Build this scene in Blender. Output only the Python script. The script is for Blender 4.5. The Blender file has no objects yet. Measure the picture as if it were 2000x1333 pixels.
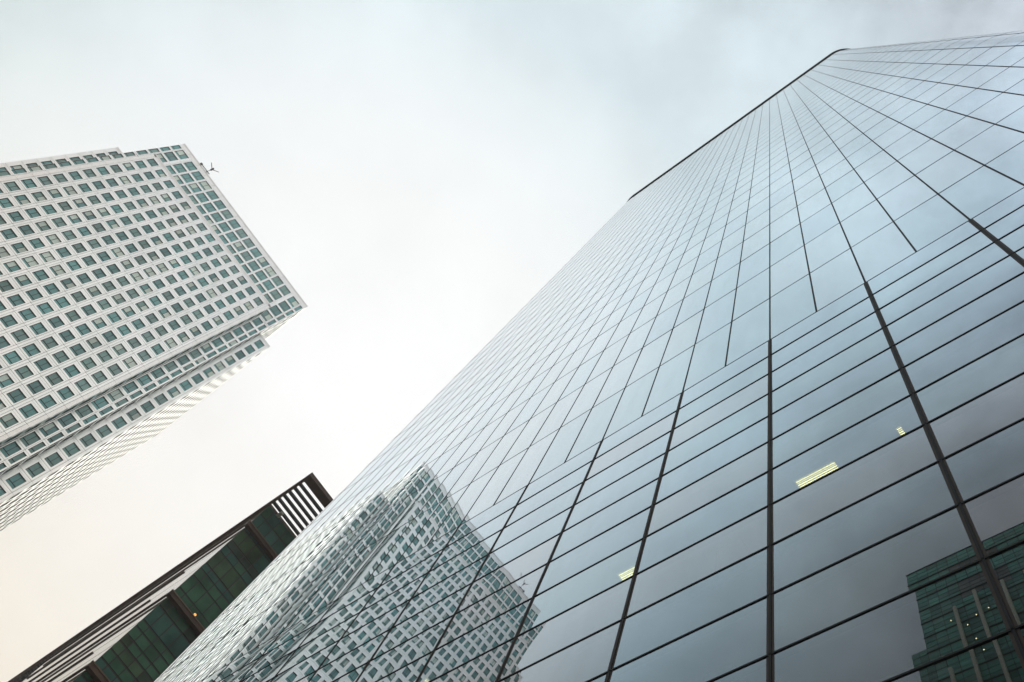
import bpy, math, random
from mathutils import Matrix, Vector
random.seed(7)
S = bpy.context.scene
COL = S.collection
rad = math.radians

# ------------------------------------------------------------------ camera
# x = along the glass facade (to the right), y = towards the facade, z = up; the eye is at the origin, ground at -1.6
GROUND = -1.6
HAZE = 0.0005
FPX, W0, H0 = 1770.0, 2000.0, 1333.0
up = Vector((1503 - 1000, 113 - 666.5, FPX)).normalized()            # zenith, in camera axes (x right, y down, z ahead)
hh = Vector((-2577 - 1000, 3113 - 666.5, FPX)); hh = (hh - up * hh.dot(up)).normalized()
nn = up.cross(hh)
if nn.dot(Vector((500, 133.5, FPX))) < 0: nn = -nn
AX = (-hh, nn, up)
def cam_of(p): return AX[0] * p[0] + AX[1] * p[1] + AX[2] * p[2]
def pix(p):
    c = cam_of(p)
    if c.z < 0.01: return None
    return (1000 + c.x / c.z * FPX, 666.5 + c.y / c.z * FPX)
right = Vector((AX[0].x, AX[1].x, AX[2].x)); cup = -Vector((AX[0].y, AX[1].y, AX[2].y)); back = -Vector((AX[0].z, AX[1].z, AX[2].z))
cd = bpy.data.cameras.new('camera'); cam = bpy.data.objects.new('camera', cd); COL.objects.link(cam)
cd.sensor_width = 36.0; cd.lens = 36.0 * FPX / W0; cd.clip_start = 0.1; cd.clip_end = 5000
cam.matrix_world = Matrix(((right.x, cup.x, back.x, 0), (right.y, cup.y, back.y, 0), (right.z, cup.z, back.z, 0), (0, 0, 0, 1)))
S.camera = cam

# ------------------------------------------------------------------ sky, sun, exposure
SUN = Vector((-0.55, 0.42, 0.78)).normalized()        # the veiled sun
GLARE = Vector((-0.60, 0.06, 0.78)).normalized()      # middle of the bright cloud round it
wd = bpy.data.worlds.new('World'); S.world = wd; wd.use_nodes = True
nt = wd.node_tree; nt.nodes.clear(); N = nt.nodes.new; L = nt.links.new
def ramp(node, stops, mode='EASE'):
    cr = node.color_ramp; cr.interpolation = mode
    while len(cr.elements) > 1: cr.elements.remove(cr.elements[-1])
    cr.elements[0].position = stops[0][0]; cr.elements[0].color = (*stops[0][1], 1)
    for p, c in stops[1:]:
        e = cr.elements.new(p); e.color = (*c, 1)
tc = N('ShaderNodeTexCoord')
dt = N('ShaderNodeVectorMath'); dt.operation = 'DOT_PRODUCT'; dt.inputs[1].default_value = GLARE; L(tc.outputs['Generated'], dt.inputs[0])
mr = N('ShaderNodeMapRange'); mr.inputs[1].default_value = -1; mr.inputs[2].default_value = 1; L(dt.outputs['Value'], mr.inputs[0])
rp = N('ShaderNodeValToRGB'); L(mr.outputs[0], rp.inputs[0])
ramp(rp, [(0.0, (.84, .85, .855)), (0.60, (.83, .84, .85)), (0.74, (.68, .72, .77)), (0.826, (.60, .67, .745)), (0.89, (.66, .77, .82)), (0.93, (.705, .815, .855)), (0.955, (.85, .905, .92)), (0.975, (.93, .945, .94)), (1.0, (.965, .965, .955))], 'LINEAR')
sx = N('ShaderNodeSeparateXYZ'); L(tc.outputs['Generated'], sx.inputs[0])
wr = N('ShaderNodeValToRGB'); L(sx.outputs['Z'], wr.inputs[0])
ramp(wr, [(0.0, (.93, .79, .60)), (0.35, (.97, .86, .71)), (0.55, (.99, .895, .77)), (0.68, (1, .96, .90)), (0.82, (1, 1, 1)), (1.0, (1, 1, 1))], 'LINEAR')
m1 = N('ShaderNodeMix'); m1.data_type = 'RGBA'; m1.blend_type = 'MULTIPLY'; m1.inputs[0].default_value = 1
L(rp.outputs[0], m1.inputs[6]); L(wr.outputs[0], m1.inputs[7])
# soft cloud structure
mp = N('ShaderNodeMapping'); mp.inputs['Scale'].default_value = (1.0, 1.0, 1.35); mp.inputs['Rotation'].default_value = (0.3, 0.5, 0.9); L(tc.outputs['Generated'], mp.inputs[0])
nz = N('ShaderNodeTexNoise'); nz.inputs['Scale'].default_value = 5.0; nz.inputs['Detail'].default_value = 8; nz.inputs['Roughness'].default_value = 0.56; nz.inputs['Distortion'].default_value = 0.15; L(mp.outputs[0], nz.inputs[0])
cm = N('ShaderNodeMapRange'); cm.inputs[1].default_value = 0.35; cm.inputs[2].default_value = 0.65; cm.inputs[3].default_value = 0.60; cm.inputs[4].default_value = 1.36; L(nz.outputs[0], cm.inputs[0])
# clouds flatten out in the glare round the veiled sun
gl = N('ShaderNodeMapRange'); gl.inputs[1].default_value = 0.80; gl.inputs[2].default_value = 0.95; gl.inputs[3].default_value = 1.0; gl.inputs[4].default_value = 0.08; L(mr.outputs[0], gl.inputs[0])
cf = N('ShaderNodeMix'); cf.data_type = 'FLOAT'; cf.inputs[2].default_value = 1.0; L(gl.outputs[0], cf.inputs[0]); L(cm.outputs[0], cf.inputs[3])
# heavier grey cloud over the quarter to the right and behind
ny = N('ShaderNodeMapRange'); ny.interpolation_type = 'SMOOTHSTEP'; ny.inputs[1].default_value = -.26; ny.inputs[2].default_value = -.56; L(sx.outputs['Y'], ny.inputs[0])
nx = N('ShaderNodeMapRange'); nx.interpolation_type = 'SMOOTHSTEP'; nx.inputs[1].default_value = -.50; nx.inputs[2].default_value = -.18; L(sx.outputs['X'], nx.inputs[0])
hv = N('ShaderNodeMath'); hv.operation = 'MULTIPLY'; L(ny.outputs[0], hv.inputs[0]); L(nx.outputs[0], hv.inputs[1])
m2 = N('ShaderNodeVectorMath'); m2.operation = 'SCALE'; m3 = N('ShaderNodeMix'); m3.data_type = 'RGBA'; m3.blend_type = 'MULTIPLY'; L(hv.outputs[0], m3.inputs[0]); L(m1.outputs[2], m3.inputs[6]); m3.inputs[7].default_value = (.94, .80, .74, 1)
L(m3.outputs[2], m2.inputs[0]); L(cf.outputs[0], m2.inputs['Scale'])
sky = N('ShaderNodeTexSky'); sky.sky_type = 'NISHITA'; sky.sun_disc = False
sky.sun_elevation = math.asin(SUN.z); sky.sun_rotation = math.atan2(SUN.x, SUN.y)
b1 = N('ShaderNodeBackground'); b1.inputs[1].default_value = 0.05; L(sky.outputs[0], b1.inputs[0])
b2 = N('ShaderNodeBackground'); b2.inputs[1].default_value = 1.07; L(m2.outputs[0], b2.inputs[0])
mx = N('ShaderNodeMixShader'); mx.inputs[0].default_value = 0.9; L(b1.outputs[0], mx.inputs[1]); L(b2.outputs[0], mx.inputs[2])
wo = N('ShaderNodeOutputWorld'); L(mx.outputs[0], wo.inputs[0])
sl = bpy.data.lights.new('sun', 'SUN'); sl.energy = 0.5; sl.angle = rad(36); sl.color = (1.0, 0.93, 0.82)
so = bpy.data.objects.new('sun', sl); COL.objects.link(so); so.rotation_euler = SUN.to_track_quat('Z', 'Y').to_euler(); so.location = SUN * 600
vs = S.view_settings; vs.view_transform = 'Standard'; vs.look = 'None'; vs.exposure = 0.17; vs.gamma = 1.0; vs.use_curve_mapping = False
S.cycles.max_bounces = 10; S.cycles.transparent_max_bounces = 12; S.cycles.glossy_bounces = 5
S.cycles.sample_clamp_indirect = 4.0

# ------------------------------------------------------------------ materials
def mat(name, color, rough=0.5, metal=0.0, spec=0.5, ior=1.5, noise=0.0, nscale=1.0, bump=0.0, rnd=0.0, emit=None, est=0.0, coat=0.0):
    m = bpy.data.materials.new(name); m.use_nodes = True; t = m.node_tree; p = t.nodes['Principled BSDF']
    p.inputs['Base Color'].default_value = (*color, 1); p.inputs['Roughness'].default_value = rough; p.inputs['Metallic'].default_value = metal
    p.inputs['IOR'].default_value = ior; p.inputs['Specular IOR Level'].default_value = spec; p.inputs['Coat Weight'].default_value = coat
    src = None
    if noise:
        g = t.nodes.new('ShaderNodeNewGeometry')
        n = t.nodes.new('ShaderNodeTexNoise'); n.inputs['Scale'].default_value = nscale; n.inputs['Detail'].default_value = 5; t.links.new(g.outputs['Position'], n.inputs[0])
        r = t.nodes.new('ShaderNodeMapRange'); r.inputs[1].default_value = .3; r.inputs[2].default_value = .7; r.inputs[3].default_value = 1 - noise; r.inputs[4].default_value = 1 + noise; t.links.new(n.outputs[0], r.inputs[0])
        src = r.outputs[0]
    if rnd:
        oi = t.nodes.new('ShaderNodeObjectInfo'); r2 = t.nodes.new('ShaderNodeMapRange'); r2.inputs[3].default_value = 1 - rnd; r2.inputs[4].default_value = 1 + rnd; t.links.new(oi.outputs['Random'], r2.inputs[0])
        if src is None: src = r2.outputs[0]
        else:
            mu = t.nodes.new('ShaderNodeMath'); mu.operation = 'MULTIPLY'; t.links.new(src, mu.inputs[0]); t.links.new(r2.outputs[0], mu.inputs[1]); src = mu.outputs[0]
    if src is not None:
        v = t.nodes.new('ShaderNodeVectorMath'); v.operation = 'SCALE'; v.inputs[0].default_value = color; t.links.new(src, v.inputs['Scale']); t.links.new(v.outputs[0], p.inputs['Base Color'])
    if bump:
        g = t.nodes.new('ShaderNodeNewGeometry'); n = t.nodes.new('ShaderNodeTexNoise'); n.inputs['Scale'].default_value = nscale * 2; t.links.new(g.outputs['Position'], n.inputs[0])
        b = t.nodes.new('ShaderNodeBump'); b.inputs['Strength'].default_value = bump; t.links.new(n.outputs[0], b.inputs['Height']); t.links.new(b.outputs[0], p.inputs['Normal'])
    if emit: p.inputs['Emission Color'].default_value = (*emit, 1); p.inputs['Emission Strength'].default_value = est
    return m

def facade_glass(name, tint, thru, ior, dirt=0.07):
    """Coated glass sheet: Fresnel mirror over a tinted see-through pane, with a thin film of grime."""
    m = bpy.data.materials.new(name); m.use_nodes = True; t = m.node_tree; t.nodes.clear(); n = t.nodes.new; l = t.links.new
    lw = n('ShaderNodeLayerWeight'); lw.inputs[0].default_value = .5
    pw = n('ShaderNodeMath'); pw.operation = 'POWER'; l(lw.outputs['Facing'], pw.inputs[0]); pw.inputs[1].default_value = 1.22
    pt = n('ShaderNodeMath'); pt.operation = 'POWER'; l(lw.outputs['Facing'], pt.inputs[0]); pt.inputs[1].default_value = 5.0
    fr = n('ShaderNodeValToRGB'); l(lw.outputs['Facing'], fr.inputs[0])          # reflectance of a coated double pane against the viewing angle
    ramp(fr, [(0.0, (ior,) * 3), (.42, (.17,) * 3), (.55, (.32,) * 3), (.66, (.55,) * 3), (.74, (.71,) * 3), (.88, (.95,) * 3), (1.0, (1.0,) * 3)], 'LINEAR')
    tr = n('ShaderNodeBsdfTransparent'); tr.inputs[0].default_value = (*thru, 1)
    g = n('ShaderNodeBsdfGlossy'); g.inputs['Roughness'].default_value = 0.0
    oi = n('ShaderNodeObjectInfo'); r = n('ShaderNodeMapRange'); r.inputs[3].default_value = .965; r.inputs[4].default_value = 1.02; l(oi.outputs['Random'], r.inputs[0])
    v = n('ShaderNodeVectorMath'); v.operation = 'SCALE'; v.inputs[0].default_value = tint; l(r.outputs[0], v.inputs['Scale']); gm_ = n('ShaderNodeMix'); gm_.data_type = 'RGBA'; l(pt.outputs[0], gm_.inputs[0]); l(v.outputs[0], gm_.inputs[6]); gm_.inputs[7].default_value = (1, 1, 1, 1); l(gm_.outputs[2], g.inputs[0])
    a = n('ShaderNodeMixShader'); l(fr.outputs[0], a.inputs[0]); l(tr.outputs[0], a.inputs[1]); l(g.outputs[0], a.inputs[2])
    ge = n('ShaderNodeNewGeometry'); nz = n('ShaderNodeTexNoise'); nz.inputs['Scale'].default_value = 1.3; nz.inputs['Detail'].default_value = 7
    st = n('ShaderNodeVectorMath'); st.operation = 'MULTIPLY'; st.inputs[1].default_value = (2.2, 2.2, .45); l(ge.outputs['Position'], st.inputs[0]); l(st.outputs[0], nz.inputs[0])
    mr = n('ShaderNodeMapRange'); mr.inputs[1].default_value = .35; mr.inputs[2].default_value = .75; mr.inputs[3].default_value = dirt * .3; mr.inputs[4].default_value = dirt; l(nz.outputs[0], mr.inputs[0])
    d = n('ShaderNodeBsdfDiffuse'); d.inputs[0].default_value = (.42, .42, .40, 1)
    x = n('ShaderNodeMixShader'); l(mr.outputs[0], x.inputs[0]); l(a.outputs[0], x.inputs[1]); l(d.outputs[0], x.inputs[2])
    o = n('ShaderNodeOutputMaterial'); l(x.outputs[0], o.inputs[0])
    return m

M = dict(
    paving=mat('granite_paving', (.26, .25, .24), .8, noise=.15, nscale=.6),
    steel=mat('linen_finish_steel', (.935, .965, .955), .30, metal=.90, noise=.06, nscale=.25, rnd=.05),
    steel_trim=mat('steel_trim', (.93, .935, .92), .34, metal=.85, noise=.05, nscale=.4),
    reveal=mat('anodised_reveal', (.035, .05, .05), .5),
    joint=mat('panel_joint', (.10, .09, .085), .9),
    win_dark=mat('teal_glass', (.13, .42, .45), .06, ior=1.6, noise=.25, nscale=.12, rnd=.3),
    win_mid=mat('teal_glass_pale', (.20, .43, .43), .06, ior=1.6, noise=.2, nscale=.12, rnd=.25),
    win_grey=mat('grey_green_glass', (.20, .42, .43), .06, ior=1.6, noise=.2, nscale=.12, rnd=.2),
    blind=mat('roller_blind_behind_glass', (.70, .90, .88), .15, ior=1.6, rnd=.25),
    win_frame=mat('window_frame_dark', (.015, .035, .038), .5),
    roof=mat('roof_metal', (.45, .46, .46), .5, metal=.4),
    mast=mat('mast_grey', (.05, .06, .065), .6),
    cap=mat('mullion_cap', (.010, .013, .017), .6, spec=.2, noise=.2, nscale=2),
    flange=mat('mullion_flange', (.040, .034, .031), .6, spec=.3, noise=.2, nscale=3),
    slab=mat('interior_slab', (.10, .11, .12), .9),
    ceiling=mat('ceiling_tile', (.16, .17, .18), .9, noise=.1, nscale=1),
    core=mat('interior_core', (.05, .055, .06), .9),
    inner_column=mat('interior_column', (.55, .55, .5), .8),
    fixture=mat('fixture_metal', (.5, .48, .4), .5),
    tube=mat('fluorescent_tube', (.9, .85, .5), .5, emit=(1.0, .76, .25), est=6.0),
    warm=mat('warm_lamp', (.9, .6, .3), .5, emit=(1.0, .75, .40), est=7.0),
    amber=mat('amber_lamp', (.8, .4, .1), .5, emit=(1.0, .45, .12), est=1.0),
    bronze=mat('bronze_cladding', (.070, .037, .021), .5, noise=.3, nscale=.7, rnd=.2),
    bronze_edge=mat('bronze_edge', (.13, .085, .055), .45, noise=.2, nscale=.7),
    louvre=mat('louvre_blade', (.018, .016, .018), .5),
    dg1=mat('bottle_green_glass', (.045, .12, .08), .10, spec=.4, noise=.55, nscale=.22, rnd=.12),
    dg2=mat('olive_green_glass', (.058, .11, .065), .10, spec=.4, noise=.5, nscale=.25, rnd=.15),
    dg3=mat('smoked_glass', (.036, .062, .046), .10, spec=.4, noise=.5, nscale=.25, rnd=.15),
    dg4=mat('blue_green_glass', (.045, .12, .105), .10, spec=.35, noise=.4, nscale=.25, rnd=.15),
    south=mat('pale_reflecting_glass', (.30, .30, .28), .03, ior=2.2, spec=.8),
    gg1=mat('sea_green_glass', (.17, .46, .36), .1, rnd=.35, noise=.3, nscale=.2),
    gg2=mat('grey_green_spandrel', (.20, .40, .32), .2, rnd=.3, noise=.3, nscale=.2),
    gg3=mat('brown_louvre_panel', (.24, .22, .21), .5, rnd=.2),
    gframe=mat('green_building_frame', (.03, .05, .043), .5),
    fin=mat('pale_stone_fin', (.85, .78, .66), .7, noise=.1, nscale=.5),
)
GL = [facade_glass('facade_glass_blue', (.725, .89, 1.0), (.26, .33, .36), .09),
      facade_glass('facade_glass_teal', (.74, .91, 1.0), (.27, .35, .35), .08),
      facade_glass('facade_glass_mauve', (.785, .885, .965), (.30, .30, .33), .08),
      facade_glass('facade_glass_ice', (.80, .94, 1.02), (.28, .35, .37), .11)]

# ------------------------------------------------------------------ helpers
class MB:
    def __init__(s): s.v = []; s.f = []; s.m = []
    def quad(s, a, b, c, d, mi=0):
        k = len(s.v); s.v += [a, b, c, d]; s.f.append((k, k + 1, k + 2, k + 3)); s.m.append(mi)
    def box(s, x0, x1, y0, y1, z0, z1, mi=0):
        k = len(s.v)
        s.v += [(x0, y0, z0), (x1, y0, z0), (x1, y1, z0), (x0, y1, z0), (x0, y0, z1), (x1, y0, z1), (x1, y1, z1), (x0, y1, z1)]
        for f in ((0, 3, 2, 1), (4, 5, 6, 7), (0, 1, 5, 4), (1, 2, 6, 5), (2, 3, 7, 6), (3, 0, 4, 7)):
            s.f.append(tuple(k + i for i in f)); s.m.append(mi)
    def bar(s, p, q, r, mi=0, n=6):
        p = Vector(p); q = Vector(q); d = (q - p).normalized(); a = d.orthogonal().normalized(); b = d.cross(a); k = len(s.v)
        for e in (p, q):
            for i in range(n):
                t = 2 * math.pi * i / n; s.v.append(tuple(e + a * (r * math.cos(t)) + b * (r * math.sin(t))))
        for i in range(n): j = (i + 1) % n; s.f.append((k + i, k + j, k + n + j, k + n + i)); s.m.append(mi)
        s.f.append(tuple(k + i for i in range(n - 1, -1, -1))); s.m.append(mi); s.f.append(tuple(k + n + i for i in range(n))); s.m.append(mi)
    def add(s, other, loc=(0, 0, 0), th=0.0, mmap=None):
        k = len(s.v); c, sn = math.cos(th), math.sin(th)
        s.v += [(c * x - sn * y + loc[0], sn * x + c * y + loc[1], z + loc[2]) for x, y, z in other.v]
        s.f += [tuple(k + i for i in f) for f in other.f]
        s.m += [mmap[i] for i in other.m] if mmap else other.m
    def mesh(s, name, mats, smooth=False):
        me = bpy.data.meshes.new(name); me.from_pydata(s.v, [], s.f)
        for m in mats: me.materials.append(m)
        me.polygons.foreach_set('material_index', s.m)
        if smooth: me.polygons.foreach_set('use_smooth', [True] * len(s.f))
        me.update(); return me
BASE = {}
def link(name, me, parent=None, loc=(0, 0, 0), rz=0.0, kind=None, label=None, cat=None, group=None):
    o = bpy.data.objects.new(name, me); COL.objects.link(o)
    loc = Vector(loc)
    if parent is not None:
        o.parent = parent; loc = loc - BASE.get(parent.name, Vector((0, 0, 0)))
    o.location = loc; o.rotation_euler = (0, 0, rz)
    BASE[o.name] = Vector((0, 0, 0)) if parent is not None else Vector(loc)
    if kind: o['kind'] = kind
    if label: o['label'] = label
    if cat: o['category'] = cat
    if group: o['group'] = group
    return o
def empty(name, loc, label, cat, group=None):
    return link(name, None, None, loc, 0, None, label, cat, group)
def sub(name, me, part):          # sub-part drawn in the same frame as its part
    o = bpy.data.objects.new(name, me); COL.objects.link(o); o.parent = part; return o
def area(pts):
    q = [pix(p) for p in pts]
    if any(a is None for a in q): return 0
    cx = sum(a[0] for a in q) / len(q); cy = sum(a[1] for a in q) / len(q)
    if not (-15 < cx < 2015 and -15 < cy < 1348): return 0
    return abs(sum(q[i][0] * q[(i + 1) % len(q)][1] - q[(i + 1) % len(q)][0] * q[i][1] for i in range(len(q)))) / 2

# ------------------------------------------------------------------ ground
g = MB(); g.quad((-3000, -3000, 0), (3000, -3000, 0), (3000, 3000, 0), (-3000, 3000, 0))
link('ground', g.mesh('ground', [M['paving']]), None, (0, 0, GROUND), 0, 'structure', 'grey granite paving at the foot of the towers')

# ------------------------------------------------------------------ glass tower
D = 6.5; TA = 3.98 * D; ROW = 0.2288 * D; FLR = 0.7535 * D; NF = 34; ROOF = TA + NF * FLR
XL, XR, RC, DEEP = -4.212 - 33.0, -4.212 + 13.5, 4.5, 38.0
GT = empty('glass_tower', (-14, D + 20, GROUND), 'tall sheer blue glass tower with rounded corners and dark grid lines', 'tower')
cR = (XR, D + RC); cL = (XL, D + RC)
def arc(c, a0, a1, n): return [(c[0] + RC * math.cos(a0 + (a1 - a0) * i / n), c[1] + RC * math.sin(a0 + (a1 - a0) * i / n)) for i in range(n + 1)]
# bays: ('flat', x0, x1, j) or ('arc', centre, a0, a1)
flat_x = [XL + 1.5 * i for i in range(32)]
def outline(off, seg=20):
    """outer outline of the tower, offset outward by off, from back left round the front to back right"""
    r = RC + off; p = [(XL - r, D + RC + DEEP)]
    p += [(cL[0] + r * math.cos(math.pi + math.pi / 2 * i / seg), cL[1] + r * math.sin(math.pi + math.pi / 2 * i / seg)) for i in range(seg + 1)]
    p += [(cR[0] + r * math.cos(1.5 * math.pi + math.pi / 2 * i / seg), cR[1] + r * math.sin(1.5 * math.pi + math.pi / 2 * i / seg)) for i in range(seg + 1)]
    p += [(XR + r, D + RC + DEEP)]
    return p
def band(off_in, off_out, z0, z1):
    b = MB(); o = outline(off_out); i = outline(off_in)
    for k in range(len(o) - 1):
        (ax, ay), (bx, by) = o[k], o[k + 1]; (cx, cy), (dx, dy) = i[k], i[k + 1]
        b.quad((ax, ay, z0), (bx, by, z0), (bx, by, z1), (ax, ay, z1))
        b.quad((cx, cy, z0), (dx, dy, z0), (bx, by, z0), (ax, ay, z0))
        b.quad((ax, ay, z1), (bx, by, z1), (dx, dy, z1), (cx, cy, z1))
    return b
rows = []                       # (z0, z1, kind)
k = 0
while TA - ROW * (k + 1) > GROUND: rows.append((TA - ROW * (k + 1), TA - ROW * k, 'low', k)); k += 1
rows.append((GROUND, TA - ROW * k, 'low', k))
for q in range(NF): rows.append((TA + FLR * q, TA + FLR * (q + 1), 'high', q))

def pane_local(w, h, seed, arc_r=None, arc_a=None, gx=0.03, gz=0.03, n=8):
    """a slightly bowed sheet of glass, centred on its own origin, facing -y"""
    rr = random.Random(seed); b = MB()
    wv = rr.uniform(-1, 1) * .0005; bow = rr.uniform(.5, 1.0) * 0.0026 * min(w, h) / 1.5
    tx, tz = rr.gauss(0, .0004), rr.gauss(0, .0004); sk = rr.gauss(0, .0004)
    k = n
    for j in range(k + 1):
        for i in range(k + 1):
            u = -1 + 2 * i / k; v = -1 + 2 * j / k
            y = -bow * (1 - u * u) * 1.0 - bow * (1 - v * v) * .9 + tx * u * w / 2 + tz * v * h / 2 + sk * u * v + wv * (math.sin(math.pi * v) + .6 * math.sin(math.pi * u))
            x = u * (w / 2 - gx); z = v * (h / 2 - gz)
            if arc_r:
                a = u * (arc_a / 2 - gx / arc_r); x = (arc_r - y) * math.sin(a); y = arc_r - (arc_r - y) * math.cos(a)
            b.v.append((x, y, z))
    for j in range(k):
        for i in range(k):
            a = j * (k + 1) + i; b.f.append((a, a + 1, a + k + 2, a + k + 1)); b.m.append(0)
    return b
def tint_of(kind, q, rr):
    if kind == 'low':
        return {7: 2}.get(q, 2 if rr.random() < .08 else (0 if rr.random() < .75 else 1))
    return rr.choice([3, 3, 3, 1, 3, 0]) if q > 0 else rr.choice([1, 3, 1])
panes = []
for z0, z1, kind, q in rows:
    step = 1
    if kind == 'low':
        # wide bays: mullions at every second flat line counted from XL
        edges = [flat_x[i] for i in range(0, 32, 2)] + [flat_x[31]]
    else: edges = flat_x
    for i in range(len(edges) - 1):
        x0, x1 = edges[i], edges[i + 1]
        A = area([(x0, D, z0), (x1, D, z0), (x1, D, z1), (x0, D, z1)])
        panes.append((A, 'flat', x0, x1, z0, z1, kind, q))
    for side, c, a00 in (('arcL', cL, math.pi), ('arcR', cR, 1.5 * math.pi)):
        for i in range(5):
            a0, a1 = a00 + math.pi / 10 * i, a00 + math.pi / 10 * (i + 1)
            P = lambda a, z: (c[0] + RC * math.cos(a), c[1] + RC * math.sin(a), z)
            am = (a0 + a1) / 2
            # only the bays that turn towards the eye are in view
            seen = (P(am, 0)[0] * math.cos(am) + P(am, 0)[1] * math.sin(am)) < 0
            A = area([P(a0, z0), P(a1, z0), P(a1, z1), P(a0, z1)]) if seen else 0
            panes.append((A, side, a0, a1, z0, z1, kind, q))
    for side in ('sideL', 'sideR'):
        for i in range(12):
            panes.append((0, side, D + RC + DEEP / 12 * i, D + RC + DEEP / 12 * (i + 1), z0, z1, kind, q))
panes.sort(key=lambda p: -p[0])
pane_cache = {}; rest = MB(); rr = random.Random(11)
gapx = {'low': .055, 'high': .024}
for idx, (A, where, a0, a1, z0, z1, kind, q) in enumerate(panes):
    h = z1 - z0; zc = (z0 + z1) / 2; ti = tint_of(kind, q, rr); var = rr.randrange(9)
    if where == 'flat': w = a1 - a0; loc = ((a0 + a1) / 2, D, zc); rz = 0; ar = None; aa = None
    elif where.startswith('arc'):
        c = cL if where == 'arcL' else cR; am = (a0 + a1) / 2; w = RC * (a1 - a0); ar = RC; aa = a1 - a0
        loc = (c[0] + RC * math.cos(am), c[1] + RC * math.sin(am), zc); rz = am + math.pi / 2
    else:
        w = a1 - a0; ar = aa = None; left = where == 'sideL'; loc = (XL - RC if left else XR + RC, (a0 + a1) / 2, zc); rz = -math.pi / 2 if left else math.pi / 2
    if idx < 300 and A > 0:
        key = (round(w, 3), round(h, 3), var, ti, ar)
        if key not in pane_cache:
            pane_cache[key] = pane_local(w, h, hash((round(w, 2), round(h, 2), var)) & 0xffff, ar, aa, gapx[kind], .03).mesh('glass_pane', [GL[ti]], True)
        link('glass_pane', pane_cache[key], GT, loc, rz)
    else:
        if kind == 'high' and q > 14 or where.startswith('side'): n = 3
        else: n = 6
        rest.add(pane_local(w, h, rr.randrange(9999), ar, aa, gapx[kind], .03, n), loc, rz, {0: ti})
link('glazing', rest.mesh('glazing', GL, True), GT, (0, 0, 0), 0, 'stuff')
# transoms
for z0, z1, kind, q in rows:
    zt = z0 if kind == 'high' else z0
    hgt, pro = (.017, .016) if kind == 'low' else (.016, .008)
    link('transom', band(-.12, pro, zt - hgt, zt + hgt).mesh('transom', [M['cap']]), GT)
# mullions
def cap_mesh(z0, z1, wid, pro, dep=.14):
    b = MB(); b.box(-wid, wid, -pro, dep, z0, z1); return b
lowcap = cap_mesh(GROUND, TA, .020, .016).mesh('mullion', [M['cap']])
lowfl = MB(); lowfl.box(-.062, -.021, -.004, .12, GROUND, TA); lowfl.box(.021, .062, -.004, .12, GROUND, TA)
lowfl = lowfl.mesh('mullion_flange', [M['flange']])
hicap = cap_mesh(TA + .04, ROOF - .05, .026, .008).mesh('mullion', [M['cap']])
for i, x in enumerate(flat_x):
    link('mullion', hicap, GT, (x, D, 0))
    if i % 2 == 0 or i == 31:
        m_ = link('mullion', lowcap, GT, (x, D, 0)); sub('mullion_flange', lowfl, m_)
for c, a00, rng in ((cL, math.pi, range(0, 5)), (cR, 1.5 * math.pi, range(1, 6))):
    for i in rng:
        a = a00 + math.pi / 10 * i; p = (c[0] + RC * math.cos(a), c[1] + RC * math.sin(a), 0)
        link('mullion', hicap, GT, p, a + math.pi / 2)
        m_ = link('mullion', lowcap, GT, p, a + math.pi / 2); sub('mullion_flange', lowfl, m_)
link('roof_coping', band(-.6, .20, ROOF - .06, ROOF + .55).mesh('roof_coping', [M['cap']]), GT)
# inside: floor slabs with ceilings, a dark core, columns
def plate(z0, z1, inset):
    b = MB(); o = outline(-inset); n = len(o)
    for z, rev in ((z1, False), (z0, True)):
        k = len(b.v); b.v += [(x, y, z) for x, y in o]; f = tuple(range(k, k + n)); b.f.append(f[::-1] if rev else f); b.m.append(0 if not rev else 1)
    for i in range(n):
        (ax, ay), (bx, by) = o[i], o[(i + 1) % n]; b.quad((ax, ay, z0), (bx, by, z0), (bx, by, z1), (ax, ay, z1))
    return b
CEIL = TA - 5 * ROW
zs = [CEIL - 3 * ROW * i for i in (1, 2, 3)] + [CEIL, CEIL + 3 * ROW] + [TA + FLR * i for i in range(1, NF + 1)]
for z in zs: link('floor_slab', plate(z + .02, z + .42, .22).mesh('floor_slab', [M['slab'], M['ceiling']]), GT)
b = MB(); b.box(XL + 3, XR - 3, D + 11, D + RC + DEEP - 5, GROUND, ROOF - .4); link('core_wall', b.mesh('core_wall', [M['core']]), GT)
b = MB(); b.box(XL - RC, XR + RC, D + RC + DEEP, D + RC + DEEP + .4, GROUND, ROOF + .3); link('rear_wall', b.mesh('rear_wall', [M['slab']]), GT)
for i in range(7):
    b = MB(); b.box(-.28, .28, -.28, .28, GROUND, TA); link('column', b.mesh('column', [M['inner_column']]), GT, (XL + 2.9 + 7.0 * i, D + 1.9, 0))
# lit ceiling fixtures behind the glass
def fixture(x0, x1, y0, y1, label, grp='lit ceiling lights behind the glass'):
    e = empty('ceiling_light', ((x0 + x1) / 2, (y0 + y1) / 2, CEIL - .10), label, 'ceiling light', grp)
    cx, cy = (x1 - x0) / 2, (y1 - y0) / 2; fr = MB()
    fr.box(-cx, cx, -cy, -cy + .02, 0, .115); fr.box(-cx, cx, cy - .02, cy, 0, .115); fr.box(-cx, -cx + .02, -cy + .021, cy - .021, 0, .115); fr.box(cx - .02, cx, -cy + .021, cy - .021, 0, .115)
    fr.box(-cx + .021, cx - .021, -.006, .006, .02, .115)
    for q_ in (-.66, -.33, .33, .66): fr.box(-cx + .021, cx - .021, q_ * cy - .0035, q_ * cy + .0035, .0, .05)
    link('housing', fr.mesh('housing', [M['fixture']]), e, e.location)
    for s in (-1, 1):
        t = MB(); t.box(-cx + .022, cx - .022, min(s * .008, s * (cy - .022)), max(s * .008, s * (cy - .022)), .055, .085); link('tube', t.mesh('tube', [M['tube']]), e, e.location)
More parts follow.
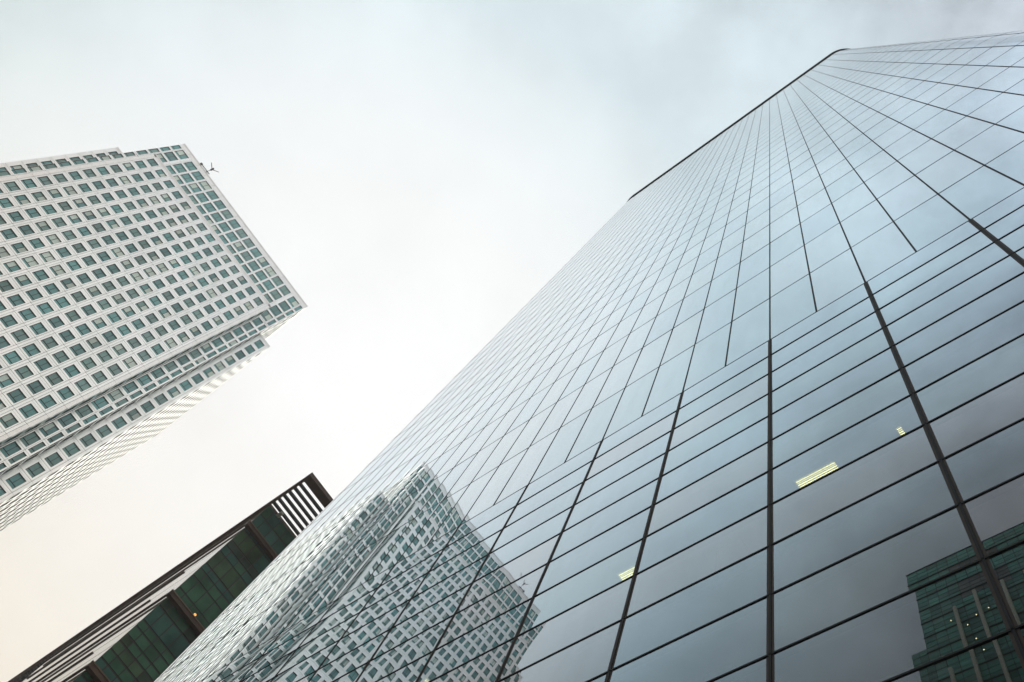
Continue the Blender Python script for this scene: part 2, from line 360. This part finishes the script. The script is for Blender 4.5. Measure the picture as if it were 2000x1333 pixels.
fixture(-4.29, -3.33, 7.48, 7.74, 'long lit yellow ceiling light behind the second lowest row of glass')
fixture(-1.98, -1.84, 7.48, 7.74, 'small lit ceiling light near the right-hand mullion')
fixture(-8.93, -8.40, 7.48, 7.74, 'lit yellow ceiling light partly cut by a mullion, left of the long one')
fixture(-15.9, -15.0, 7.48, 7.74, 'lit ceiling light showing through the reflected tower at the bottom edge')

# ------------------------------------------------------------------ stone-grey steel tower with square windows
X1, X0 = -121.9, -171.9; Y0, Y1 = -68.45, -18.4; PJ = 3.6; QQ = 3.45; TOP = 200.0; BT = 181.4
ST = empty('steel_clad_tower', ((X0 + X1) / 2, (Y0 + Y1) / 2, GROUND), 'pale steel clad office tower with a grid of square teal windows', 'tower')
panel_cache = {}; window_cache = {}; frame_cache = {}
def panel_geo(cw, ch, wx0, wx1, wz0, wz1, pier, spand, t=.28, g=.03):
    """cladding of one bay: window surround, pier strip on its right, spandrel strip on top; local -y is outward"""
    b = MB(); x0, x1, z0, z1 = -cw / 2 + g, cw / 2 - pier - g, -ch / 2 + g, ch / 2 - spand - g
    o = [(x0, z0), (x1, z0), (x1, z1), (x0, z1)]; i = [(wx0, wz0), (wx1, wz0), (wx1, wz1), (wx0, wz1)]
    for k in range(4):
        j = (k + 1) % 4
        b.quad((*o[k][:1], 0, o[k][1]), (o[j][0], 0, o[j][1]), (i[j][0], 0, i[j][1]), (i[k][0], 0, i[k][1]))
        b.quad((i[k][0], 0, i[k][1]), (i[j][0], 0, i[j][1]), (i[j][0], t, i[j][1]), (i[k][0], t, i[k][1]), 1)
        b.quad((o[j][0], 0, o[j][1]), (o[k][0], 0, o[k][1]), (o[k][0], t, o[k][1]), (o[j][0], t, o[j][1]))
    if pier > .15: b.box(cw / 2 - pier + g, cw / 2 - g, .02, t, -ch / 2 + g, ch / 2 - g)
    if spand > .15: b.box(-cw / 2 + g, cw / 2 - pier - g, .02, t, ch / 2 - spand + g, ch / 2 - g)
    return b
WM = ['win_dark', 'win_mid', 'win_grey', 'blind', 'win_frame']
WMATS = [M[k] for k in WM]
def win_geo(wx0, wx1, wz0, wz1, seed, dep=.20):
    r = random.Random(seed); b = MB(); zt = wz0 + (wz1 - wz0) * .27; xm = (wx0 + wx1) / 2
    base = r.choice([0, 0, 0, 0, 1, 1, 2]); u = r.random()
    ul = ur = lo = base
    if u < .05: ul = ur = 3
    elif u < .13: ur = 3
    elif u < .18: ul = 3
    elif u < .26: ul = ur = lo = 2
    if wx1 - wx0 < 1.5:
        b.quad((wx0, dep, wz0), (wx1, dep, wz0), (wx1, dep, zt), (wx0, dep, zt), lo); b.quad((wx0, dep, zt), (wx1, dep, zt), (wx1, dep, wz1), (wx0, dep, wz1), ul)
    else:
        b.quad((wx0, dep, wz0), (wx1, dep, wz0), (wx1, dep, zt), (wx0, dep, zt), lo)
        b.quad((wx0, dep, zt), (xm, dep, zt), (xm, dep, wz1), (wx0, dep, wz1), ul); b.quad((xm, dep, zt), (wx1, dep, zt), (wx1, dep, wz1), (xm, dep, wz1), ur)
    return b
def frame_geo(wx0, wx1, wz0, wz1, dep=.20):
    b = MB(); zt = wz0 + (wz1 - wz0) * .27; xm = (wx0 + wx1) / 2; e = .055
    b.box(wx0, wx0 + e, dep - .05, dep - .003, wz0, wz1); b.box(wx1 - e, wx1, dep - .05, dep - .003, wz0, wz1)
    b.box(wx0 + e, wx1 - e, dep - .05, dep - .003, wz0, wz0 + e); b.box(wx0 + e, wx1 - e, dep - .05, dep - .003, wz1 - e, wz1)
    b.box(wx0 + e, wx1 - e, dep - .06, dep - .003, zt - .05, zt + .05)
    if wx1 - wx0 >= 1.5: b.box(xm - .035, xm + .035, dep - .055, dep - .003, zt + .05, wz1 - e)
    return b
cells = []     # (projected area, plane angle, centre, geometry key)
def face(theta, P0, cols, rws, seen=True, dup=1.0):
    """cols: (s0, s1, window s0, window s1, pier); rws: (z0, z1, window z0, window z1, spandrel); s runs along the wall from P0"""
    a = (math.cos(theta), math.sin(theta))
    for s0, s1, w0, w1, pier in cols:
        for z0, z1, h0, h1, sp in rws:
            sc, zc = (s0 + s1) / 2, (z0 + z1) / 2
            c = (P0[0] + a[0] * sc, P0[1] + a[1] * sc, zc)
            cor = [(P0[0] + a[0] * s, P0[1] + a[1] * s, z) for s, z in ((s0, z0), (s1, z0), (s1, z1), (s0, z1))]
            cells.append((area(cor) * dup if seen else 0, theta, c, tuple(round(v, 3) for v in (s1 - s0, z1 - z0, w0 - sc, w1 - sc, h0 - zc, h1 - zc, pier, sp))))
NR = 42; PITCH = 4.1; BAY = 2.98
main_rows = [(z - 1.78, z + 2.32, z - 1.33, z + 1.33, .52) for z in (178.2 - PITCH * i for i in range(NR))]
crown_z = [195.75 - 4.33 * i for i in range(4)]
crown_rows = [(z - 2.165, z + 2.165, z - 1.75, z + 1.75, 0) for z in crown_z]
rec_rows = crown_rows + [(z - 2.05, z + 2.05, z - 1.62, z + 1.62, 0) for z in (178.35 - PITCH * i for i in range(NR))]
c0 = 43.15 / 2
main_cols = [(c0 + BAY * (i - 7) - .25 + .25, c0 + BAY * (i - 6) + 0, c0 + BAY * (i - 6.5) - .95 - .2, c0 + BAY * (i - 6.5) + .95 - .2, .5) for i in range(14)]
WID = Y1 - Y0; cpit = (WID - 9.54) / 14
crown_cols = [(4.77 + cpit * i, 4.77 + cpit * (i + 1), 4.77 + cpit * (i + .5) - 1.19, 4.77 + cpit * (i + .5) + 1.19, 0) for i in range(14)]
recA = [(.0, 1.30, .06, 1.10, 0), (1.30, QQ - .02, 1.55, QQ - .25, 0)]
recB = [(WID - s1, WID - s0, WID - w1, WID - w0, p) for s0, s1, w0, w1, p in recA]
edgeA = [(.0, 1.30, .06, 1.10, 0), (1.30, 4.77, 1.55, 3.98, 0)]; edgeB = [(WID - s1, WID - s0, WID - w1, WID - w0, p) for s0, s1, w0, w1, p in edgeA]
ret_rows = [(z - 1.9, z + 2.2, z - 1.45, z + 1.45, .5) for z in (178.45 - PITCH * i for i in range(NR))]
retcol = [(.0, 3.6, .95, 2.75, .45)]
RF, RG, RE = math.pi / 2, math.pi, 0.0     # wall facing +x, +y, -y
# F: central block, recessed corners, crown
face(RF, (X1 + PJ, Y0 + QQ), main_cols, main_rows)
face(RF, (X1, Y0), recA + recB, rec_rows[4:])
face(RF, (X1, Y0), edgeA + crown_cols + edgeB, crown_rows)
# returns of the neighbouring blocks that face the same way
face(RF, (X1 - QQ, Y1), retcol, ret_rows); face(RF, (X1 - QQ, Y0 - PJ), retcol, ret_rows)
# G: wall facing +y
face(RG, (X1 - QQ, Y1 + PJ), main_cols, main_rows, False)
face(RG, (X1, Y1), recA + recB, rec_rows[4:], False); face(RG, (X1, Y1), edgeA + crown_cols + edgeB, crown_rows, False)
face(RG, (X1 + PJ, Y1 - QQ), retcol, ret_rows, False); face(RG, (X0 + QQ, Y1 - QQ), retcol, ret_rows, False)
cells.sort(key=lambda c: -c[0])
prest, wrest, frest = MB(), MB(), MB()
rr = random.Random(5)
for idx, (A, th, c, key) in enumerate(cells):
    cw, ch, w0, w1, h0, h1, pier, sp = key; sd = rr.randrange(26)
    if key not in panel_cache: panel_cache[key] = [panel_geo(cw, ch, w0, w1, h0, h1, pier, sp), None]; frame_cache[key] = [frame_geo(w0, w1, h0, h1), None]
    if (key, sd) not in window_cache: window_cache[(key, sd)] = [win_geo(w0, w1, h0, h1, sd * 31 + 7), None]
    pc, fc, wc = panel_cache[key], frame_cache[key], window_cache[(key, sd)]
    if idx < 300 and A > 0:
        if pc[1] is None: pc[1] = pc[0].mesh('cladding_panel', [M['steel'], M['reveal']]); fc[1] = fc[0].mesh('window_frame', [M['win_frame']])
        if wc[1] is None: wc[1] = wc[0].mesh('window', WMATS)
        link('cladding_panel', pc[1], ST, c, th)
        w = link('window', wc[1], ST, c, th); sub('window_frame', fc[1], w)
    else:
        prest.add(pc[0], c, th); wrest.add(wc[0], c, th); wrest.add(fc[0], c, th, {0: 4})
link('far_cladding', prest.mesh('far_cladding', [M['steel'], M['reveal']]), ST, (0, 0, 0), 0, 'stuff')
link('far_glazing', wrest.mesh('far_glazing', WMATS), ST, (0, 0, 0), 0, 'stuff')
# solid walls behind the cladding
e = .30
def wall(name, x0, x1, y0, y1, z0, z1, m): b = MB(); b.box(x0, x1, y0, y1, z0, z1); return link(name, b.mesh(name, [M[m]]), ST)
wall('core_wall', X0 + e, X1 - e, Y0 + e, Y1 - e, GROUND, TOP - 1.2, 'joint')
wall('bay_wall', X1 - e, X1 + PJ - e, Y0 + QQ + .05, Y1 - QQ - e, GROUND, BT - .35, 'joint')
wall('bay_wall', X0 + QQ + e, X1 - QQ - e, Y1 - e, Y1 + PJ - e, GROUND, BT - .35, 'joint')
wall('bay_wall', X0 + QQ + .05, X1 - QQ - e, Y0 - PJ, Y0 + e, GROUND, BT - .35, 'steel')
wall('bay_wall', X0 - PJ, X0 + e, Y0 + QQ + .05, Y1 - QQ - .05, GROUND, BT - .35, 'steel')
# blank edge strips, copings and the crown parapet
def strip(name, x0, x1, y0, y1, z0, z1, m='steel_trim'): b = MB(); b.box(x0, x1, y0, y1, z0, z1); link(name, b.mesh(name, [M[m]]), ST)
ms, me_ = main_cols[0][0], main_cols[-1][1]
zb = main_rows[-1][0]
def tiles(axis, fixed0, fixed1, s0, s1, z0, z1, step):
    z = z1
    while z - step > z0:
        if axis == 'F': strip('edge_panel', fixed0, fixed1, s0, s1, z - step + .025, z - .025)
        else: strip('edge_panel', s0, s1, fixed0, fixed1, z - step + .025, z - .025)
        z -= step
xf = X1 + PJ
tiles('F', xf - e, xf, Y0 + QQ + .02, Y0 + QQ + ms - .03, 90, main_rows[0][1], PITCH)
tiles('F', xf - e, xf, Y0 + QQ + me_ + .03, Y1 - QQ - .02, 90, main_rows[0][1], PITCH)
for i in range(14):
    s0, s1 = main_cols[i][:2]; strip('parapet_panel', xf - e, xf, Y0 + QQ + s0 + .025, Y0 + QQ + s1 - .025, main_rows[0][1] + .03, BT - .36)
strip('coping', xf - 1.2, xf + .05, Y0 + QQ, Y1 - QQ, BT - .33, BT)
strip('coping', X0 + QQ, X1 - QQ + .03, Y1 + PJ - 1.2, Y1 + PJ + .05, BT - .33, BT)
strip('coping', X1 - QQ - .8, X1 - QQ + .04, Y1, Y1 + PJ - 1.21, BT - .33, BT)
strip('coping', X1 - QQ - .8, X1 - QQ + .04, Y0 - PJ, Y0, BT - .33, BT)
strip('parapet_panel', X0 + QQ, X1 - QQ - e, Y1 + PJ - e, Y1 + PJ, main_rows[0][1] + .03, BT - .34)
strip('parapet_panel', X1 - QQ - e, X1 - QQ, Y1 + .03, Y1 + PJ - .02, ret_rows[0][1] + .03, BT - .34)
strip('parapet_panel', X1 - QQ - e, X1 - QQ, Y0 - PJ + .02, Y0 - .03, ret_rows[0][1] + .03, BT - .34)
n = 16
for i in range(n):
    s0, s1 = Y0 + WID * i / n, Y0 + WID * (i + 1) / n
    strip('crown_panel', X1 - .3, X1, s0 + .03, s1 - .03, crown_rows[0][1] + .03, TOP - .5)
    s0, s1 = X0 + 50 * i / n, X0 + 50 * (i + 1) / n - (.32 if i == n - 1 else 0)
    strip('crown_panel', s0 + .03, s1 - .03, Y1 - .3, Y1, crown_rows[0][1] + .03, TOP - .5)
strip('crown_coping', X0, X1 + .06, Y0 - .06, Y1 + .06, TOP - .48, TOP)
# pyramid roof behind the parapet
b = MB(); px0, px1, py0, py1 = X0 + 6, X1 - 6, Y0 + 6, Y1 - 6; ap = ((px0 + px1) / 2, (py0 + py1) / 2, TOP + 27)
cs = [(px0, py0, TOP - .1), (px1, py0, TOP - .1), (px1, py1, TOP - .1), (px0, py1, TOP - .1)]
for i in range(4): j = (i + 1) % 4; k = len(b.v); b.v += [cs[i], cs[j], ap]; b.f.append((k, k + 1, k + 2)); b.m.append(0)
link('pyramid_roof', b.mesh('pyramid_roof', [M['roof']]), ST)
# aerial and rail on the roof edge
ex, ey = X1 + .25, -59.9
AE = empty('roof_aerial', (ex, ey, TOP), 'small dark forked aerial on the roof edge of the steel tower', 'aerial')
b = MB(); b.bar((ex, ey, TOP), (ex, -60.1, 202.4), .07); b.box(ex - .3, ex + .05, -60.05, -59.75, TOP, TOP + .18); link('mast', b.mesh('mast', [M['mast']]), AE)
b = MB(); b.bar((ex, -60.1, 202.4), (ex, -61.95, 204.2), .09); link('arm', b.mesh('arm', [M['mast']]), AE)
b = MB(); b.bar((ex, -60.1, 202.4), (ex, -59.1, 204.3), .09); link('arm', b.mesh('arm', [M['mast']]), AE)
b = MB(); b.bar((ex - .2, -60.15, 202.1), (ex + .3, -60.15, 202.9), .24, 0, 8); link('hub', b.mesh('hub', [M['mast']]), AE)
RA = empty('roof_rail', (X1 + .1, -60.6, TOP), 'thin dark rail with a small box on the steel tower roof edge', 'rail')
b = MB(); b.bar((X1 + .16, -62.0, TOP + .25), (X1 + .16, -59.1, TOP + .25), .10); link('rail_bar', b.mesh('rail_bar', [M['mast']]), RA)
b = MB(); b.box(X1 - .05, X1 + .3, -62.5, -61.95, TOP, TOP + .5); link('junction_box', b.mesh('junction_box', [M['mast']]), RA)
for yy in (-61.4, -59.4):
    b = MB(); b.bar((X1 + .16, yy, TOP), (X1 + .16, yy, TOP + .25), .06); link('post', b.mesh('post', [M['mast']]), RA)

# ------------------------------------------------------------------ dark bronze and green glass block
BX, BY, BH = -93.5, 9.7, 110.0; BY1, BXE = 52.0, -146.0
DB = empty('bronze_block', (BX - 20, BY + 20, GROUND), 'dark bronze building with green glass bands and an open slatted roof canopy', 'building')
def part(name, m, *boxes, parent=DB):
    b = MB()
    for x in boxes: b.box(*x)
    return link(name, b.mesh(name, [M[m]]), parent)
zl = [110.0, 107.3, 103.9, 102.6, 99.4, 98.0, 96.4, 93.1, 91.85, 90.1, 87.1, 85.4, 82.9, 79.8, 78.5, 76.8, 75.5, 73.9, 72.3, 70.6]
while zl[-1] > 45: zl.append(zl[-1] - random.choice([3.1, 1.5, 1.6]))
yl = [BY, 11.05, 12.75, 14.45, 16.15]
while yl[-1] < BY1 - 2: yl.append(yl[-1] + 1.7)
yl[-1] = BY1
frm = MB(); rr = random.Random(3)
gm = ['dg1', 'dg1', 'dg2', 'dg3', 'dg4']
far = MB()
for i in range(len(zl) - 1):
    rowpick = rr.choice(gm)
    for j in range(len(yl) - 1):
        m_ = rr.choice(gm) if rr.random() < .15 else rowpick
        b = MB(); g_ = .07; b.box(BX - .05, BX, yl[j] + g_, yl[j + 1] - g_, zl[i + 1] + .13, zl[i] - .13)
        if yl[j] < 17: link('glass_pane', b.mesh('glass_pane', [M[m_]]), DB)
        else: far.add(b, mmap={0: gm.index(m_)})
link('glazing', far.mesh('glazing', [M[k] for k in gm]), DB, kind='stuff')
part('wall', 'louvre', (BXE, BX - .06, BY + .12, BY1, GROUND, 109.9))
part('lower_wall', 'bronze', (BX - .055, BX, BY, BY1, GROUND, zl[-1]))
# ledges with a bronze nosing that wrap round the corner
LZ = [103.9, 85.4, 70.7, 56.0]
for z in LZ:
    part('ledge', 'bronze', (BX + .002, BX + .75, BY - .28, BY1, z - .9, z - .25), (BXE, BX + .001, BY - .28, BY + .0, z - .40, z - .25))
    part('nosing', 'bronze_edge', (BX + .62, BX + .84, BY - .30, BY1, z - .24, z - .06))
# south wall: pale glass seen edge on, with slim floor bands
zz = sorted(set(LZ + [107.3, 98.7, 92.5, 79.2, 74.8, 64.5, 50]), reverse=True); prev = 109.6
for z in zz + [GROUND]:
    part('side_glazing', 'south', (BXE, BX - .08, BY + .06, BY + .11, z + .15, prev - .15)); prev = z
for z in (98.7, 92.5, 79.2, 64.5, 50):
    part('floor_band', 'bronze', (BXE + random.uniform(0, 9), BX - random.uniform(9, 20), BY - .10, BY + .05, z - .06, z + .10))
# canopy: front beam, side beam, slats along y
part('canopy_beam', 'bronze', (-85.65, -84.1, 9.35, BY1, BH - .1, BH + .75))
part('canopy_beam', 'bronze', (-165.5, -85.66, 9.35, 9.80, BH - .1, BH + .55))
for i in range(8):
    x = -86.75 - 1.19 * i
    if x > BX + .2: part('slat', 'louvre', (x - .20, x + .20, 9.81, BY1, BH + .02, BH + .42))
part('roof_deck', 'bronze', (BXE, BX - .02, 9.82, BY1, BH + .03, BH + .5))
part('canopy_beam', 'bronze', (-165.5, BXE - .02, 10.75, 11.3, BH - .1, BH + .5))
for i in range(16):
    x = BXE - 4.5 - .95 * i
    part('slat', 'louvre', (x - .26, x + .26, 9.81, 10.74, BH + .0, BH + .35))
part('canopy_beam', 'bronze', (BXE - 3.9, BXE - .02, 9.81, 10.74, BH, BH + .45))
part('fixing_box', 'fixture', (-93.45, -92.3, 11.5, 12.1, BH - .35, BH + .0))
# a lamp glowing behind the glass
LZZ, LYY = 86.2, 13.84
LP = empty('wall_lamp', (BX + .1, LYY, LZZ), 'small warm lamp glowing behind the green glass of the bronze building', 'lamp')
b = MB(); b.bar((BX + .04, LYY, LZZ), (BX + .10, LYY, LZZ), .20, 0, 10); link('bulb', b.mesh('bulb', [M['amber']]), LP)
b = MB(); b.bar((BX + .0, LYY, LZZ), (BX + .039, LYY, LZZ), .26, 0, 10); link('lamp_plate', b.mesh('lamp_plate', [M['bronze']]), LP)

# ------------------------------------------------------------------ green glass building behind the viewer, seen mirrored in the facade
GYP = -60.0
GB = empty('green_glass_building', (5, GYP - 15, GROUND), 'sea green glass building with pale vertical fins mirrored in the lower right glass', 'building')
def gpart(name, m, *boxes): return part(name, m, *boxes, parent=GB)
gpart('wall', 'gframe', (-23.9, 34, GYP - 30, GYP - .12, GROUND, 126.0)); gpart('wing_wall', 'gframe', (-26.2, -23.91, GYP - 30, GYP - .6, GROUND, 109.3))
rr = random.Random(9); far = MB(); gk = ['gg1', 'gg1', 'gg2', 'gg3']
z = 125.9; i = 0
while z > 60:
    hz = [1.5, 1.2, 1.0][i % 3]
    for j in range(36):
        x = -23.85 + 1.53 * j; m_ = rr.choice(gk[:2]) if rr.random() < .72 else 'gg2'
        if 118 < z < 122.5 and 4 <= j <= 7: m_ = 'gg3'
        b = MB(); b.box(x + .05, x + 1.48, GYP - .11, GYP, z - hz + .09, z - .07)
        if j < 13 and z > 96: link('glass_pane', b.mesh('glass_pane', [M[m_]]), GB)
        else: far.add(b, mmap={0: gk.index(m_) if m_ != 'gg1' else 0})
    if i % 3 == 0: gpart('floor_band', 'gframe', (-23.95, 34.05, GYP + .005, GYP + .16, z - .16, z - .02))
    z -= hz; i += 1
z = 109.2
while z > 80:
    for j in range(2):
        b = MB(); b.box(-26.15 + 1.1 * j, -25.12 + 1.1 * j, GYP - .59, GYP - .5, z - 1.2, z - .08); link('glass_pane', b.mesh('glass_pane', [M['gg2']]), GB)
    z -= 1.28
link('glazing', far.mesh('glazing', [M[k] for k in gk]), GB, kind='stuff')
for x, zt in ((-18.87, 114.8), (-15.85, 117.0), (-12.8, 117.0), (-9.7, 117), (-21.9, 104.5), (-6.6, 117), (-3.5, 117)):
    gpart('fin', 'fin', (x - .22, x + .22, GYP + .17, GYP + .75, 40, zt))
for x, z, lb in ((-19.9, 112.6, 'leftmost tiny warm lamp in the mirrored green building, left of its first fin'), (-18.0, 109.9, 'tiny warm lamp just right of the left fin, below the leftmost one'),
                 (-16.6, 111.4, 'tiny warm lamp just left of the taller fin in the mirrored green building'), (-14.9, 111.8, 'topmost right tiny warm lamp, right of the taller mirrored fin'),
                 (-17.5, 106.2, 'lowest tiny warm lamp between the two mirrored fins')):
    e_ = empty('window_lamp', (x, GYP + .02, z), lb, 'lamp', 'lamps in the mirrored green building')
    b = MB(); b.bar((x, GYP + .002, z), (x, GYP + .09, z), .07, 0, 8); link('bulb', b.mesh('bulb', [M['warm']]), e_)
    b = MB(); b.box(x - .13, x + .13, GYP + .0, GYP + .10, z + .11, z + .15); link('lamp_shade', b.mesh('lamp_shade', [M['gframe']]), e_)

# ------------------------------------------------------------------ thin damp haze in the air between the towers
hm = bpy.data.materials.new('haze_air'); hm.use_nodes = True; t = hm.node_tree; t.nodes.clear()
pv = t.nodes.new('ShaderNodeVolumePrincipled'); pv.inputs['Color'].default_value = (.97, .985, 1.0, 1); pv.inputs['Density'].default_value = HAZE; pv.inputs['Anisotropy'].default_value = 0.35
ho = t.nodes.new('ShaderNodeOutputMaterial'); t.links.new(pv.outputs[0], ho.inputs['Volume'])
b = MB(); b.box(-260, 140, -150, 140, GROUND - 1.0, 240); link('haze', b.mesh('haze', [hm]), None, kind='stuff', label='thin pale damp haze between the towers')
